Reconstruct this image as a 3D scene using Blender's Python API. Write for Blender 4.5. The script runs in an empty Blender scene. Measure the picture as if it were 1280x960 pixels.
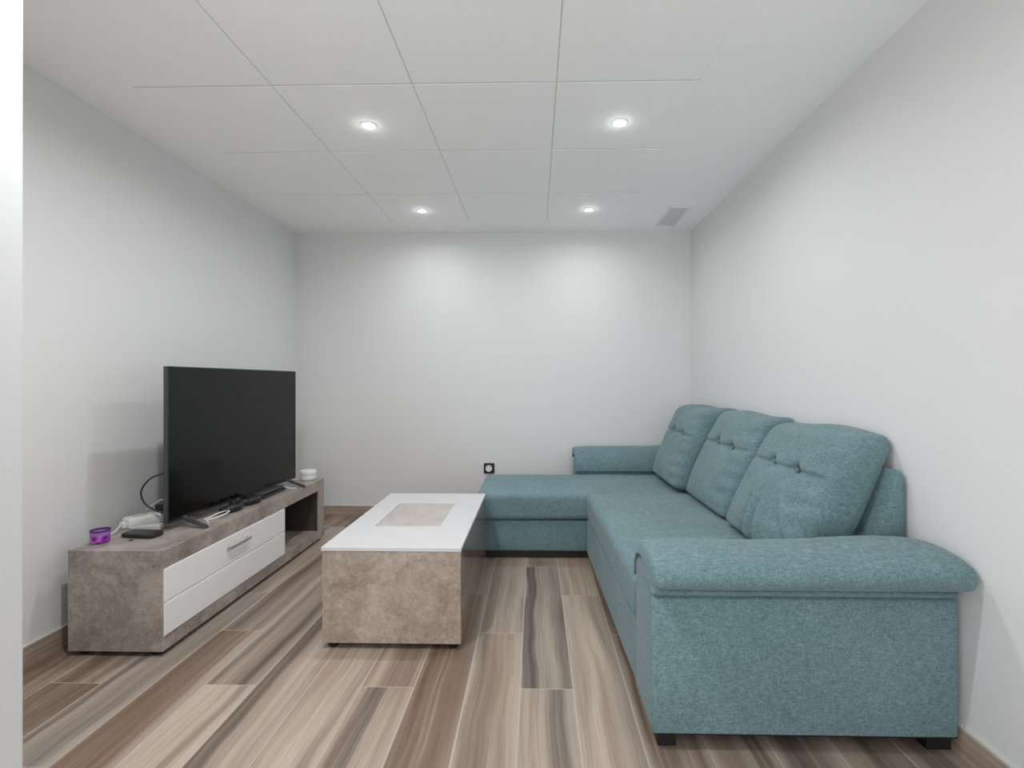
import bpy, bmesh, math, random
from mathutils import Vector, Matrix, noise as mnoise

SC = bpy.context.scene
COL = SC.collection
PI = math.pi
rnd = random.Random(7)

# ------------------------------------------------------------------ helpers
def lin(r, g, b):
    def f(c):
        c /= 255.0
        return c / 12.92 if c <= 0.04045 else ((c + 0.055) / 1.055) ** 2.4
    return (f(r), f(g), f(b), 1.0)

def obj(name, bm, mat=None, parent=None, smooth=False, auto=None):
    me = bpy.data.meshes.new(name)
    bmesh.ops.recalc_face_normals(bm, faces=bm.faces[:])
    bm.to_mesh(me); bm.free()
    if mat is not None:
        for m in (mat if isinstance(mat, (list, tuple)) else [mat]):
            me.materials.append(m)
    if smooth:
        for p in me.polygons: p.use_smooth = True
    if auto is not None:
        me.set_sharp_from_angle(angle=math.radians(auto))
    o = bpy.data.objects.new(name, me); COL.objects.link(o)
    if parent is not None:
        o.parent = parent
        if parent.type == 'EMPTY':
            p = parent.location
            o.matrix_parent_inverse = Matrix.Translation((-p.x, -p.y, -p.z)) if parent.rotation_euler.z == 0 else Matrix()
    return o

def thing(name, label, cat, loc=(0, 0, 0), group=None, rz=0):
    o = bpy.data.objects.new(name, None); COL.objects.link(o)
    o.location = loc; o.rotation_euler = (0, 0, rz); o.empty_display_size = 0.05
    return tag(o, label, cat, group)

def tag(o, label, cat, group=None):
    o['label'] = label; o['category'] = cat
    if group: o['group'] = group
    return o

def struct(name, bm, mat, **k):
    o = obj(name, bm, mat, **k); o['kind'] = 'structure'; return o

def add_box(bm, x0, x1, y0, y1, z0, z1, bevel=0.0, seg=2, mi=0):
    r = bmesh.ops.create_cube(bm, size=1.0)
    vs = r['verts']
    for v in vs:
        v.co = Vector(((x0 + x1) / 2 + v.co.x * (x1 - x0), (y0 + y1) / 2 + v.co.y * (y1 - y0), (z0 + z1) / 2 + v.co.z * (z1 - z0)))
    fs = list({f for v in vs for f in v.link_faces})
    for f in fs: f.material_index = mi
    if bevel > 0:
        es = list({e for v in vs for e in v.link_edges})
        bmesh.ops.bevel(bm, geom=es, offset=bevel, segments=seg, profile=0.5, affect='EDGES')
    return bm

def box(*a, **k):
    return add_box(bmesh.new(), *a, **k)

def add_lathe(bm, prof, c=(0, 0, 0), n=32, mi=0):
    rings = []
    for (r, z) in prof:
        if r < 1e-6:
            rings.append([bm.verts.new((c[0], c[1], c[2] + z))])
        else:
            rings.append([bm.verts.new((c[0] + r * math.cos(2 * PI * i / n), c[1] + r * math.sin(2 * PI * i / n), c[2] + z)) for i in range(n)])
    for a, b in zip(rings, rings[1:]):
        for i in range(n):
            j = (i + 1) % n
            if len(a) == 1 and len(b) == 1: continue
            if len(a) == 1: f = bm.faces.new((a[0], b[i], b[j]))
            elif len(b) == 1: f = bm.faces.new((a[i], a[j], b[0]))
            else: f = bm.faces.new((a[i], a[j], b[j], b[i]))
            f.material_index = mi
    return bm

def catmull(pts, n=10):
    P = [Vector(p) for p in pts]; out = []
    for i in range(len(P) - 1):
        p0 = P[max(i - 1, 0)]; p1 = P[i]; p2 = P[i + 1]; p3 = P[min(i + 2, len(P) - 1)]
        for k in range(n):
            t = k / n
            out.append(0.5 * ((2 * p1) + (p2 - p0) * t + (2 * p0 - 5 * p1 + 4 * p2 - p3) * t * t + (3 * p1 - p0 - 3 * p2 + p3) * t ** 3))
    out.append(P[-1]); return out

def add_tube(bm, pts, r, n=10, smooth_n=8):
    pts = catmull(pts, smooth_n) if smooth_n else [Vector(p) for p in pts]
    rings = []; up = Vector((0, 0, 1)); prev = None
    for i, p in enumerate(pts):
        t = (pts[min(i + 1, len(pts) - 1)] - pts[max(i - 1, 0)]).normalized()
        if prev is None:
            a = t.cross(up)
            if a.length < 1e-3: a = t.cross(Vector((1, 0, 0)))
            a.normalize()
        else:
            a = (prev - t * prev.dot(t)).normalized()
        prev = a; b = t.cross(a)
        rings.append([bm.verts.new(p + r * (math.cos(2 * PI * k / n) * a + math.sin(2 * PI * k / n) * b)) for k in range(n)])
    for A, B in zip(rings, rings[1:]):
        for k in range(n):
            bm.faces.new((A[k], A[(k + 1) % n], B[(k + 1) % n], B[k]))
    bm.faces.new(rings[0][::-1]); bm.faces.new(rings[-1])
    return bm

def add_prism(bm, poly, axis, a0, a1, mi=0, bevel=0, seg=2):
    """extrude a polygon; axis 'x': poly=(y,z); 'y': poly=(x,z); 'z': poly=(x,y)"""
    def mk(p, a):
        return {'x': (a, p[0], p[1]), 'y': (p[0], a, p[1]), 'z': (p[0], p[1], a)}[axis]
    A = [bm.verts.new(mk(p, a0)) for p in poly]; B = [bm.verts.new(mk(p, a1)) for p in poly]
    fs = [bm.faces.new(A[::-1]), bm.faces.new(B)]
    n = len(poly)
    for i in range(n):
        fs.append(bm.faces.new((A[i], A[(i + 1) % n], B[(i + 1) % n], B[i])))
    for f in fs: f.material_index = mi
    if bevel:
        bmesh.ops.recalc_face_normals(bm, faces=fs)
        es = list({e for f in fs[:2] for e in f.edges})
        bmesh.ops.bevel(bm, geom=es, offset=bevel, segments=seg, profile=0.5, affect='EDGES')
    return bm

def rbox(x0, x1, y0, y1, z0, z1, r, n=(10, 10, 6), k=5, fn=None):
    """rounded soft box with dense stations; fn(co, normalised) -> new co"""
    if not isinstance(r, (tuple, list)): r = (r, r, r)
    lo = (x0, y0, z0); hi = (x1, y1, z1)
    st = []
    for a in range(3):
        L = hi[a] - lo[a]; rr = min(r[a], L * 0.49)
        s = [rr * (1 - math.cos(PI / 2 * i / k)) for i in range(k)]
        m = [rr + (L - 2 * rr) * i / n[a] for i in range(n[a] + 1)]
        e = [L - q for q in s[::-1]]
        st.append([lo[a] + q for q in s + m + e])
    bm = bmesh.new()
    def face(ax, val):
        u, w = [i for i in range(3) if i != ax]
        g = []
        for a in st[u]:
            row = []
            for b in st[w]:
                c = [0, 0, 0]; c[ax] = val; c[u] = a; c[w] = b
                row.append(bm.verts.new(c))
            g.append(row)
        for i in range(len(g) - 1):
            for j in range(len(g[0]) - 1):
                bm.faces.new((g[i][j], g[i + 1][j], g[i + 1][j + 1], g[i][j + 1]))
    for ax in range(3):
        face(ax, lo[ax]); face(ax, hi[ax])
    bmesh.ops.remove_doubles(bm, verts=bm.verts[:], dist=1e-5)
    for v in bm.verts:
        c = v.co.copy(); inner = []; d = []
        for a in range(3):
            L = hi[a] - lo[a]; rr = min(r[a], L * 0.49)
            q = min(max(c[a], lo[a] + rr), hi[a] - rr)
            inner.append(q); d.append((c[a] - q) / rr)
        l = math.sqrt(sum(q * q for q in d))
        if l > 1e-9:
            m = max(abs(q) for q in d)
            d = [q / l for q in d] if m > 0.999 else d
            c = Vector([inner[a] + d[a] * min(r[a], (hi[a] - lo[a]) * 0.49) for a in range(3)])
        v.co = c
    if fn:
        for v in bm.verts:
            nn = Vector([(v.co[a] - lo[a]) / (hi[a] - lo[a]) * 2 - 1 for a in range(3)])
            v.co = fn(v.co.copy(), nn)
    return bm

def dup(root, loc, label=None):
    r = root.copy(); COL.objects.link(r); r.location = loc
    if label: r['label'] = label
    for ch in list(root.children):
        c = ch.copy(); COL.objects.link(c); c.parent = r
        c.matrix_parent_inverse = ch.matrix_parent_inverse.copy()
        for g in ch.children:
            d = g.copy(); COL.objects.link(d); d.parent = c
            d.matrix_parent_inverse = g.matrix_parent_inverse.copy()
    return r

def smoothstep(a, b, x):
    t = min(max((x - a) / (b - a), 0), 1); return t * t * (3 - 2 * t)

def gauss(x, s): return math.exp(-(x * x) / (2 * s * s))

# ------------------------------------------------------------------ materials
class NT:
    def __init__(s, name):
        s.m = bpy.data.materials.new(name); s.m.use_nodes = True
        s.t = s.m.node_tree; s.n = s.t.nodes; s.l = s.t.links
        s.b = s.n['Principled BSDF']
    def new(s, t, **k):
        q = s.n.new(t)
        for a, v in k.items(): setattr(q, a, v)
        return q
    def put(s, sock, v):
        if isinstance(v, bpy.types.NodeSocket): s.l.new(v, sock)
        elif v is not None: sock.default_value = v
    def math(s, op, a, b=None, c=None, clamp=False):
        q = s.new('ShaderNodeMath', operation=op, use_clamp=clamp)
        for i, v in enumerate((a, b, c)): 
            if v is not None: s.put(q.inputs[i], v)
        return q.outputs[0]
    def comb(s, x, y, z):
        q = s.new('ShaderNodeCombineXYZ')
        for i, v in enumerate((x, y, z)): s.put(q.inputs[i], v)
        return q.outputs[0]
    def noise(s, vec, scale, detail=2.0, rough=0.5, dist=0.0):
        q = s.new('ShaderNodeTexNoise')
        s.put(q.inputs['Vector'], vec); s.put(q.inputs['Scale'], scale)
        q.inputs['Detail'].default_value = detail; q.inputs['Roughness'].default_value = rough; q.inputs['Distortion'].default_value = dist
        return q.outputs[0]
    def ramp(s, fac, stops):
        q = s.new('ShaderNodeValToRGB'); s.put(q.inputs[0], fac)
        e = q.color_ramp.elements
        while len(e) < len(stops): e.new(0.5)
        for i, (p, c) in enumerate(stops):
            e[i].position = p; e[i].color = c if len(c) == 4 else (*c, 1)
        return q.outputs[0]
    def mix(s, fac, a, b, blend='MIX'):
        q = s.new('ShaderNodeMix', data_type='RGBA', blend_type=blend)
        s.put(q.inputs[0], fac); s.put(q.inputs[6], a); s.put(q.inputs[7], b)
        return q.outputs[2]
    def mapr(s, v, a, b, c, d):
        q = s.new('ShaderNodeMapRange', clamp=True); s.put(q.inputs[0], v)
        for i, x in enumerate((a, b, c, d)): q.inputs[i + 1].default_value = x
        return q.outputs[0]
    def objco(s): return s.new('ShaderNodeTexCoord').outputs['Object']
    def color(s, v): s.put(s.b.inputs['Base Color'], v)
    def rough(s, v): s.put(s.b.inputs['Roughness'], v)
    def bump(s, h, strength=0.2, dist=0.002):
        q = s.new('ShaderNodeBump'); q.inputs['Strength'].default_value = strength; q.inputs['Distance'].default_value = dist
        s.put(q.inputs['Height'], h); s.l.new(q.outputs[0], s.b.inputs['Normal'])

def plain(name, col, rough=0.5, var=0.05, scale=20.0, metal=0.0, coat=0.0, bump=0.0):
    m = NT(name); co = m.objco()
    f = m.noise(co, scale, 3)
    a = tuple(c * (1 - var) for c in col[:3]) + (1,); b = tuple(min(c * (1 + var), 1) for c in col[:3]) + (1,)
    m.color(m.mix(f, a, b)); m.rough(rough); m.b.inputs['Metallic'].default_value = metal
    if coat: m.b.inputs['Coat Weight'].default_value = coat; m.b.inputs['Coat Roughness'].default_value = 0.08
    if bump: m.bump(m.noise(co, scale * 6, 3), bump)
    return m.m

WALL = plain('painted_wall', (0.735, 0.735, 0.735), 0.75, 0.008, 3.0, bump=0.03)
CEIL = plain('ceiling_paint', (0.94, 0.94, 0.94), 0.85, 0.006, 4.0)
TILE = plain('ceiling_tile', (0.94, 0.94, 0.94), 0.8, 0.008, 30.0, bump=0.04)
TBAR = plain('ceiling_grid_bar', (0.66, 0.66, 0.66), 0.6, 0.02)
FITTING = plain('white_fitting_plastic', (0.86, 0.86, 0.86), 0.45, 0.01)
JAMB = plain('white_lacquer_trim', (0.62, 0.62, 0.62), 0.4, 0.01)
WHITE = plain('white_gloss_panel', (0.84, 0.845, 0.85), 0.22, 0.008)
WTOP = plain('white_table_lacquer', (0.60, 0.603, 0.607), 0.25, 0.008)
WPLAS = plain('white_plastic', (0.78, 0.78, 0.76), 0.4, 0.03)
GPLAS = plain('grey_white_plastic', (0.55, 0.55, 0.52), 0.45, 0.06)
BLACK = plain('black_plastic', (0.012, 0.012, 0.013), 0.4, 0.1)
DARK = plain('dark_grey_plastic', (0.05, 0.052, 0.055), 0.42, 0.1)
CABLE = plain('dark_cable', (0.03, 0.03, 0.03), 0.5, 0.1)
STEEL = plain('brushed_steel', (0.50, 0.50, 0.50), 0.38, 0.05, metal=0.8)
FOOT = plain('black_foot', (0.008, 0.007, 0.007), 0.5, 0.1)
GROUT = plain('pale_joint', (0.62, 0.60, 0.57), 0.7, 0.03)

def concrete(name, a, b, c, rough=0.45, spec=0.5, ior=1.5):
    # ior: the polished side panel carries a glossy lacquer
    m = NT(name); co = m.objco()
    n1 = m.noise(co, 6.0, 6, 0.65, 0.6)
    n2 = m.noise(co, 38.0, 6, 0.75, 0.5)
    n3 = m.noise(co, 150.0, 2, 0.6)
    f = m.math('ADD', m.math('MULTIPLY', n1, 0.55), m.math('MULTIPLY', n2, 0.45))
    f = m.math('ADD', f, m.math('MULTIPLY', m.math('SUBTRACT', n3, 0.5), 0.24))
    m.color(m.ramp(f, [(0.37, a), (0.5, b), (0.63, c)]))
    m.rough(m.mapr(n2, 0.3, 0.7, rough - 0.04, rough + 0.06))
    m.b.inputs['Specular IOR Level'].default_value = spec; m.b.inputs['IOR'].default_value = ior
    m.bump(n2, 0.06 if rough > 0.2 else 0.0)
    return m.m
CONC = concrete('concrete_laminate', lin(122, 113, 107), lin(155, 145, 138), lin(183, 172, 164), 0.32)
CONCT = concrete('warm_concrete_laminate', lin(134, 119, 108), lin(161, 146, 134), lin(184, 170, 158))
CONCG = concrete('polished_concrete_laminate', lin(104, 94, 86), lin(132, 120, 110), lin(152, 140, 129), 0.06, 1.0, 1.75)
CONCL = concrete('pale_concrete_laminate', lin(164, 158, 153), lin(180, 174, 169), lin(192, 187, 182), 0.35)

def fabric():
    m = NT('teal_woven_fabric'); co = m.objco()
    n1 = m.noise(co, 230.0, 2, 0.6)
    n2 = m.noise(co, 70.0, 4, 0.7)
    n3 = m.noise(co, 5.0, 2)
    sep = m.new('ShaderNodeSeparateXYZ'); m.l.new(co, sep.inputs[0])
    w1 = m.noise(m.comb(m.math('MULTIPLY', sep.outputs[0], 40.0), m.math('MULTIPLY', sep.outputs[1], 40.0), m.math('MULTIPLY', sep.outputs[2], 420.0)), 1.0, 2)
    f = m.math('ADD', m.math('MULTIPLY', n1, 0.45), m.math('ADD', m.math('MULTIPLY', n2, 0.3), m.math('MULTIPLY', w1, 0.25)))
    f = m.math('ADD', f, m.math('MULTIPLY', m.math('SUBTRACT', n3, 0.5), 0.10))
    m.color(m.ramp(f, [(0.33, lin(79, 102, 106)), (0.5, lin(104, 130, 135)), (0.67, lin(132, 157, 162))]))
    m.rough(0.9)
    m.b.inputs['Sheen Weight'].default_value = 0.15
    m.b.inputs['Specular IOR Level'].default_value = 0.2
    m.bump(m.math('ADD', n1, n2), 0.25, 0.0015)
    return m.m
FAB = fabric()
FABIN = plain('taupe_lining', lin(120, 122, 118), 0.9, 0.05)

def plank_mat():
    m = NT('wood_look_plank_tile')
    uv = m.new('ShaderNodeUVMap', uv_map='plank_uv').outputs[0]
    A = m.new('ShaderNodeVertexColor', layer_name='plank_a').outputs[0]
    B = m.new('ShaderNodeVertexColor', layer_name='plank_b').outputs[0]
    sa = m.new('ShaderNodeSeparateColor'); m.l.new(A, sa.inputs[0]); tone, bpos, bstr = sa.outputs
    sb = m.new('ShaderNodeSeparateColor'); m.l.new(B, sb.inputs[0]); warm, bwid, seed = sb.outputs
    s = m.new('ShaderNodeSeparateXYZ'); m.l.new(uv, s.inputs[0]); u, v = s.outputs[0], s.outputs[1]
    sd = m.math('MULTIPLY', seed, 91.0)
    wob = m.math('SUBTRACT', m.noise(m.comb(sd, m.math('MULTIPLY', v, 1.5), 0.0), 1.0, 2), 0.5)
    uw = m.math('ADD', u, m.math('MULTIPLY', wob, 0.38))
    g1 = m.noise(m.comb(m.math('MULTIPLY', uw, 2.2), m.math('MULTIPLY', v, 0.5), sd), 1.0, 2, 0.5, 0.2)
    g2 = m.noise(m.comb(m.math('MULTIPLY', uw, 11.0), m.math('MULTIPLY', v, 1.0), sd), 1.0, 4, 0.65, 0.5)
    g3 = m.noise(m.comb(m.math('MULTIPLY', u, 70.0), m.math('MULTIPLY', v, 3.5), sd), 1.0, 3, 0.6)
    # main tone: pale sapwood to tan to brown
    f = m.math('ADD', m.math('MULTIPLY', m.math('SUBTRACT', g1, 0.5), 1.25), m.math('MULTIPLY', m.math('SUBTRACT', g2, 0.5), 0.62))
    f = m.math('ADD', f, m.math('MULTIPLY', m.math('SUBTRACT', g3, 0.5), 0.62))
    f = m.math('ADD', f, tone)
    grey = m.ramp(f, [(0.0, lin(88, 80, 75)), (0.35, lin(126, 114, 105)), (0.65, lin(158, 145, 133)), (1.0, lin(192, 178, 164))])
    brown = m.ramp(f, [(0.0, lin(94, 74, 58)), (0.35, lin(132, 109, 90)), (0.65, lin(166, 144, 124)), (1.0, lin(196, 178, 160))])
    c = m.mix(warm, grey, brown)
    # pale sapwood along the plank's edges
    sap = m.math('MAXIMUM', m.mapr(uw, 0.80, 0.93, 0.0, 1.0), m.mapr(uw, 0.10, 0.02, 0.0, 0.7))
    sap = m.math('MULTIPLY', sap, m.mapr(m.noise(m.comb(m.math('MULTIPLY', v, 0.6), sd, 3.3), 1.0, 1), 0.40, 0.60, 0.0, 0.75))
    c = m.mix(sap, c, m.mix(m.math('ADD', 0.5, m.math('SUBTRACT', g3, 0.5)), lin(160, 148, 136), lin(192, 179, 166)))
    # dark heartwood band running along the plank
    d = m.math('ABSOLUTE', m.math('SUBTRACT', uw, bpos))
    d = m.math('DIVIDE', d, m.math('ADD', bwid, 0.001))
    band = m.math('SUBTRACT', 1.0, m.mapr(d, 0.55, 1.0, 0.0, 1.0))
    band = m.math('MULTIPLY', band, m.mapr(g2, 0.30, 0.66, 1.0, 0.5))
    band = m.math('MULTIPLY', band, bstr, clamp=True)
    dk = m.mix(warm, lin(76, 70, 68), lin(92, 74, 60))
    c = m.mix(band, c, dk)
    # pale line at the band's edge
    e = m.math('SUBTRACT', 1.0, m.mapr(m.math('ABSOLUTE', m.math('SUBTRACT', d, 1.12)), 0.0, 0.16, 0.0, 1.0))
    c = m.mix(m.math('MULTIPLY', m.math('MULTIPLY', e, bstr), 0.35), c, lin(176, 163, 150))
    # joints
    ju = m.math('MINIMUM', u, m.math('SUBTRACT', 1.0, u))
    j = m.math('SUBTRACT', 1.0, m.mapr(ju, 0.008, 0.020, 0.0, 1.0))
    L = 1.18
    jv = m.math('MINIMUM', v, m.math('SUBTRACT', L, v))
    j2 = m.math('SUBTRACT', 1.0, m.mapr(jv, 0.0012, 0.0026, 0.0, 1.0))
    j = m.math('MAXIMUM', j, j2)
    c = m.mix(m.math('MULTIPLY', j, 0.72), c, lin(196, 180, 164))
    hs = m.new('ShaderNodeHueSaturation'); hs.inputs['Value'].default_value = 0.90; hs.inputs['Saturation'].default_value = 0.94
    m.l.new(c, hs.inputs['Color'])
    m.color(hs.outputs[0])
    m.rough(m.mapr(g2, 0.3, 0.7, 0.36, 0.46))
    m.b.inputs['Specular IOR Level'].default_value = 0.4
    m.bump(m.math('ADD', g3, m.math('MULTIPLY', j, -1.0)), 0.05, 0.002)
    return m.m
PLANK = plank_mat()

def skirting_mat():
    m = NT('brown_skirting_tile'); co = m.objco()
    s = m.new('ShaderNodeSeparateXYZ'); m.l.new(co, s.inputs[0])
    al = m.math('ADD', s.outputs[0], s.outputs[1])
    g = m.noise(m.comb(m.math('MULTIPLY', al, 2.0), 0.0, m.math('MULTIPLY', s.outputs[2], 60.0)), 1.0, 4, 0.6, 0.4)
    m.color(m.ramp(g, [(0.3, lin(146, 126, 112)), (0.55, lin(174, 156, 142)), (0.75, lin(192, 175, 161))]))
    m.rough(0.45); return m.m
SKIRT = skirting_mat()

def emit(name, col, strength):
    m = NT(name); m.color((0.9, 0.9, 0.9, 1))
    m.b.inputs['Emission Color'].default_value = col; m.b.inputs['Emission Strength'].default_value = strength
    return m.m
LENS = emit('lit_lamp_lens', (1, 0.99, 0.97, 1), 14.0)

def screen_mat():
    m = NT('tv_screen'); co = m.objco()
    m.color(m.mix(m.noise(co, 3.0), (0.0012, 0.0012, 0.0012, 1), (0.0016, 0.0017, 0.0017, 1)))
    m.rough(0.13); m.b.inputs['IOR'].default_value = 1.40; m.b.inputs['Specular IOR Level'].default_value = 0.5
    return m.m
SCREEN = screen_mat()

def cup_mat():
    m = NT('purple_printed_wrap'); co = m.objco()
    vo = m.new('ShaderNodeTexVoronoi'); m.l.new(co, vo.inputs['Vector']); vo.inputs['Scale'].default_value = 38.0
    n = m.noise(co, 30.0, 2)
    c = m.ramp(m.math('ADD', m.math('MULTIPLY', vo.outputs['Distance'], 0.9), m.math('MULTIPLY', n, 0.3)),
               [(0.25, lin(84, 4, 100)), (0.5, lin(118, 22, 138)), (0.64, lin(170, 60, 180)), (0.82, lin(172, 118, 192))])
    s = m.new('ShaderNodeSeparateXYZ'); m.l.new(co, s.inputs[0])
    hi = m.mapr(s.outputs[2], 0.466, 0.472, 0.0, 1.0)
    c = m.mix(m.math('MULTIPLY', hi, 0.85), c, lin(158, 118, 180))
    top = m.mapr(s.outputs[2], 0.4835, 0.4845, 0.0, 1.0)
    c = m.mix(top, c, lin(88, 48, 118))
    m.color(c); m.rough(0.3); return m.m
CUP = cup_mat()

# ------------------------------------------------------------------ the room
XL, XR, YB, ZC = -2.02, 1.297, 4.08, 2.386
Y_OUT = -2.2      # the hall behind the camera ends here
Y_SILL = 0.86

# floor: one mesh, a face per plank carrying its own grain settings
PW, PL = 0.196, 1.18
known = {}
# (column, row start) -> tone, band position, band strength, band width, warmth, seed
def plank_rows():
    spec = {
        (0, 1): (0.72, 0.70, 0.85, 0.20, 0.35, .11), (0, 2): (0.52, 0.14, 0.95, 0.17, 0.15, .62),
        (1, 1): (0.78, 0.92, 0.55, 0.22, 0.55, .33), (1, 2): (0.66, 0.30, 0.15, 0.15, 0.75, .28),
        (-1, 1): (0.60, 0.13, 0.55, 0.16, 0.70, .47), (-1, 2): (0.62, 0.25, 0.25, 0.25, 0.30, .09),
        (-2, 1): (0.36, 0.35, 0.45, 0.12, 0.95, .74), (-2, 2): (0.50, 0.5, 0.3, 0.2, 0.5, .21),
        (-3, 1): (0.56, 0.30, 0.90, 0.24, 0.55, .55), (-3, 2): (0.60, 0.6, 0.2, 0.2, 0.6, .36),
        (-4, 1): (0.74, 0.85, 0.30, 0.15, 0.60, .83), (-4, 2): (0.50, 0.5, 0.4, 0.2, 0.6, .15),
        (-5, 1): (0.64, 0.14, 0.95, 0.22, 0.50, .67), (-5, 0): (0.50, 0.5, 0.4, 0.2, 0.8, .41),
        (-6, 1): (0.80, 0.72, 0.45, 0.10, 0.75, .93), (-6, 2): (0.50, 0.8, 0.25, 0.2, 0.45, .19),
        (-7, 1): (0.42, 0.62, 0.55, 0.07, 1.00, .59), (-7, 2): (0.58, 0.15, 0.6, 0.16, 0.35, .05),
        (-8, 1): (0.60, 0.08, 0.7, 0.12, 0.08, .77), (-8, 0): (0.30, 0.5, 0.5, 0.3, 0.1, .25),
        (-8, 2): (0.68, 0.5, 0.1, 0.1, 0.6, .44),
        (-9, 1): (0.44, 0.85, 0.3, 0.12, 0.85, .31), (-9, 2): (0.50, 0.2, 0.2, 0.1, 0.75, .88),
        (-10, 1): (0.46, 0.15, 0.4, 0.1, 0.85, .13), (-10, 2): (0.4, 0.15, 0.4, 0.1, 0.8, .53),
        (2, 1): (0.42, 0.35, 0.6, 0.16, 0.55, .17), (2, 2): (0.45, 0.5, 0.4, 0.2, 0.6, .49),
        (3, 1): (0.55, 0.7, 0.7, 0.16, 0.5, .38), (4, 1): (0.48, 0.3, 0.8, 0.2, 0.3, .71),
        (5, 1): (0.6, 0.6, 0.6, 0.2, 0.5, .81), (6, 1): (0.5, 0.4, 0.7, 0.25, 0.4, .06),
    }
    rows = []
    for k in range(-11, 8):
        base = 1.787 - 0.3933 * k
        base -= PL * math.floor((base - 1.35) / PL)      # joint of this column between 1.35 and 2.53
        for r in range(-3, 6):
            y0 = base + (r - 2) * PL
            # row index 1 = plank that crosses the foreground, 2 = the next one back
            idx = None
            if y0 < 1.75 and y0 + PL > 1.75: idx = 1
            elif y0 >= 1.75 and y0 < 1.75 + PL: idx = 2
            elif y0 < 1.75 - PL and y0 + PL > 1.75 - PL: idx = 0
            rr = random.Random(k * 31 + r * 7 + 5)
            p = spec.get((k, idx)) or (rr.uniform(.4, .75), rr.random(), rr.uniform(.1, .8), rr.uniform(.08, .25), rr.uniform(.2, .9), rr.random())
            rows.append((k, y0, p))
    return rows
def build_floor():
    me = bpy.data.meshes.new('floor')
    vs, fs, uvs, ca, cb = [], [], [], [], []
    for (k, y0, p) in plank_rows():
        xa, xb = -0.056 + PW * k, -0.056 + PW * (k + 1)
        ya, yb = y0, y0 + PL
        xa2, xb2 = max(xa, XL - .1), min(xb, XR + .1); ya2, yb2 = max(ya, Y_SILL), min(yb, YB + .1)
        if xa2 >= xb2 or ya2 >= yb2: continue
        i = len(vs)
        q = [(xa2, ya2), (xb2, ya2), (xb2, yb2), (xa2, yb2)]
        vs += [(x, y, 0) for x, y in q]; fs.append((i, i + 1, i + 2, i + 3))
        uvs += [((x - xa) / PW, y - ya) for x, y in q]
        ca += [(p[0], p[1], p[2], 1)] * 4; cb += [(p[4], p[3], p[5], 1)] * 4
    # slab body below
    i = len(vs); a, b, c, d, z0, z1 = XL - .1, XR + .1, Y_SILL, YB + .1, -0.1, -0.001
    vs += [(a, c, z0), (b, c, z0), (b, d, z0), (a, d, z0), (a, c, z1), (b, c, z1), (b, d, z1), (a, d, z1)]
    slab = [(i, i+3, i+2, i+1), (i, i+1, i+5, i+4), (i+1, i+2, i+6, i+5), (i+2, i+3, i+7, i+6), (i+3, i, i+4, i+7)]
    fs += slab; uvs += [(0.5, 0.5)] * 20; ca += [(.5, .5, 0, 1)] * 20; cb += [(.5, .2, .5, 1)] * 20
    me.from_pydata(vs, [], fs)
    u = me.uv_layers.new(name='plank_uv')
    for j, w in enumerate(uvs): u.data[j].uv = w
    for nm, arr in (('plank_a', ca), ('plank_b', cb)):
        at = me.color_attributes.new(nm, 'FLOAT_COLOR', 'CORNER')
        for j, w in enumerate(arr): at.data[j].color = w
    me.materials.append(PLANK)
    o = bpy.data.objects.new('floor', me); COL.objects.link(o); o['kind'] = 'structure'
build_floor()
TERR = plain('pale_bounce_floor', (0.80, 0.79, 0.77), 0.7, 0.04, 8.0)  # unseen hall floor, made pale to bounce light up to the ceiling
struct('floor_hall_bounce', box(-5, 5, -6, Y_SILL, -.1, 0), TERR)

struct('wall_left', box(XL - .12, XL, Y_OUT, YB + .12, 0, 2.6), WALL)
struct('wall_right', box(XR, XR + .12, Y_OUT, YB + .12, 0, 2.6), WALL)
struct('wall_back', box(XL, XR, YB, YB + .12, 0, 2.6), WALL)
struct('wall_front', box(XL, -1.125, .88, 1.0, 0, 2.6), WALL)

# ceiling: plasterboard border around a field of square tiles on slim bars
TX = [-1.715, -1.118, -0.518, 0.090, 0.690]
TY = [0.26, 0.85, 1.445, 2.038, 2.631, 3.229, 3.80]
bm = bmesh.new()
g = 0.0035
a, b, c, d = TX[0], TX[-1], TY[0], TY[-1]
add_box(bm, XL - .1, a, Y_OUT, YB, ZC, ZC + .1); add_box(bm, b, XR + .1, Y_OUT, YB, ZC, ZC + .1)
add_box(bm, a, b, Y_OUT, c, ZC, ZC + .1); add_box(bm, a, b, d, YB, ZC, ZC + .1)
add_box(bm, a, b, c, d, ZC + .003, ZC + .1, mi=2)
for i in range(4):
    for j in range(6):
        add_box(bm, TX[i] + (.0024 if i else .0006), TX[i + 1] - (.0024 if i < 3 else .0006), TY[j] + (.0055 if j else .001), TY[j + 1] - (.0055 if j < 5 else .001), ZC - .0005, ZC + .006, bevel=.0008, seg=1, mi=1)
struct('ceiling', bm, [CEIL, TILE, TBAR])

def skirt(name, x0, x1, y0, y1):
    bm = bmesh.new()
    add_box(bm, x0, x1, y0, y1, 0, .082); 
    bm2 = bm
    add_box(bm, x0, x1, y0, y1, .082, .087, mi=1)
    struct(name, bm, [SKIRT, GROUT])
skirt('baseboard_left', XL, XL + .010, 1.0, YB)
skirt('baseboard_right', XR - .010, XR, Y_OUT, YB)
skirt('baseboard_back', XL + .010, XR - .010, YB - .010, YB)
struct('trim_1', box(-1.125, -1.089, .86, 1.012, 0, 2.386, bevel=.004), JAMB)

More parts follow.
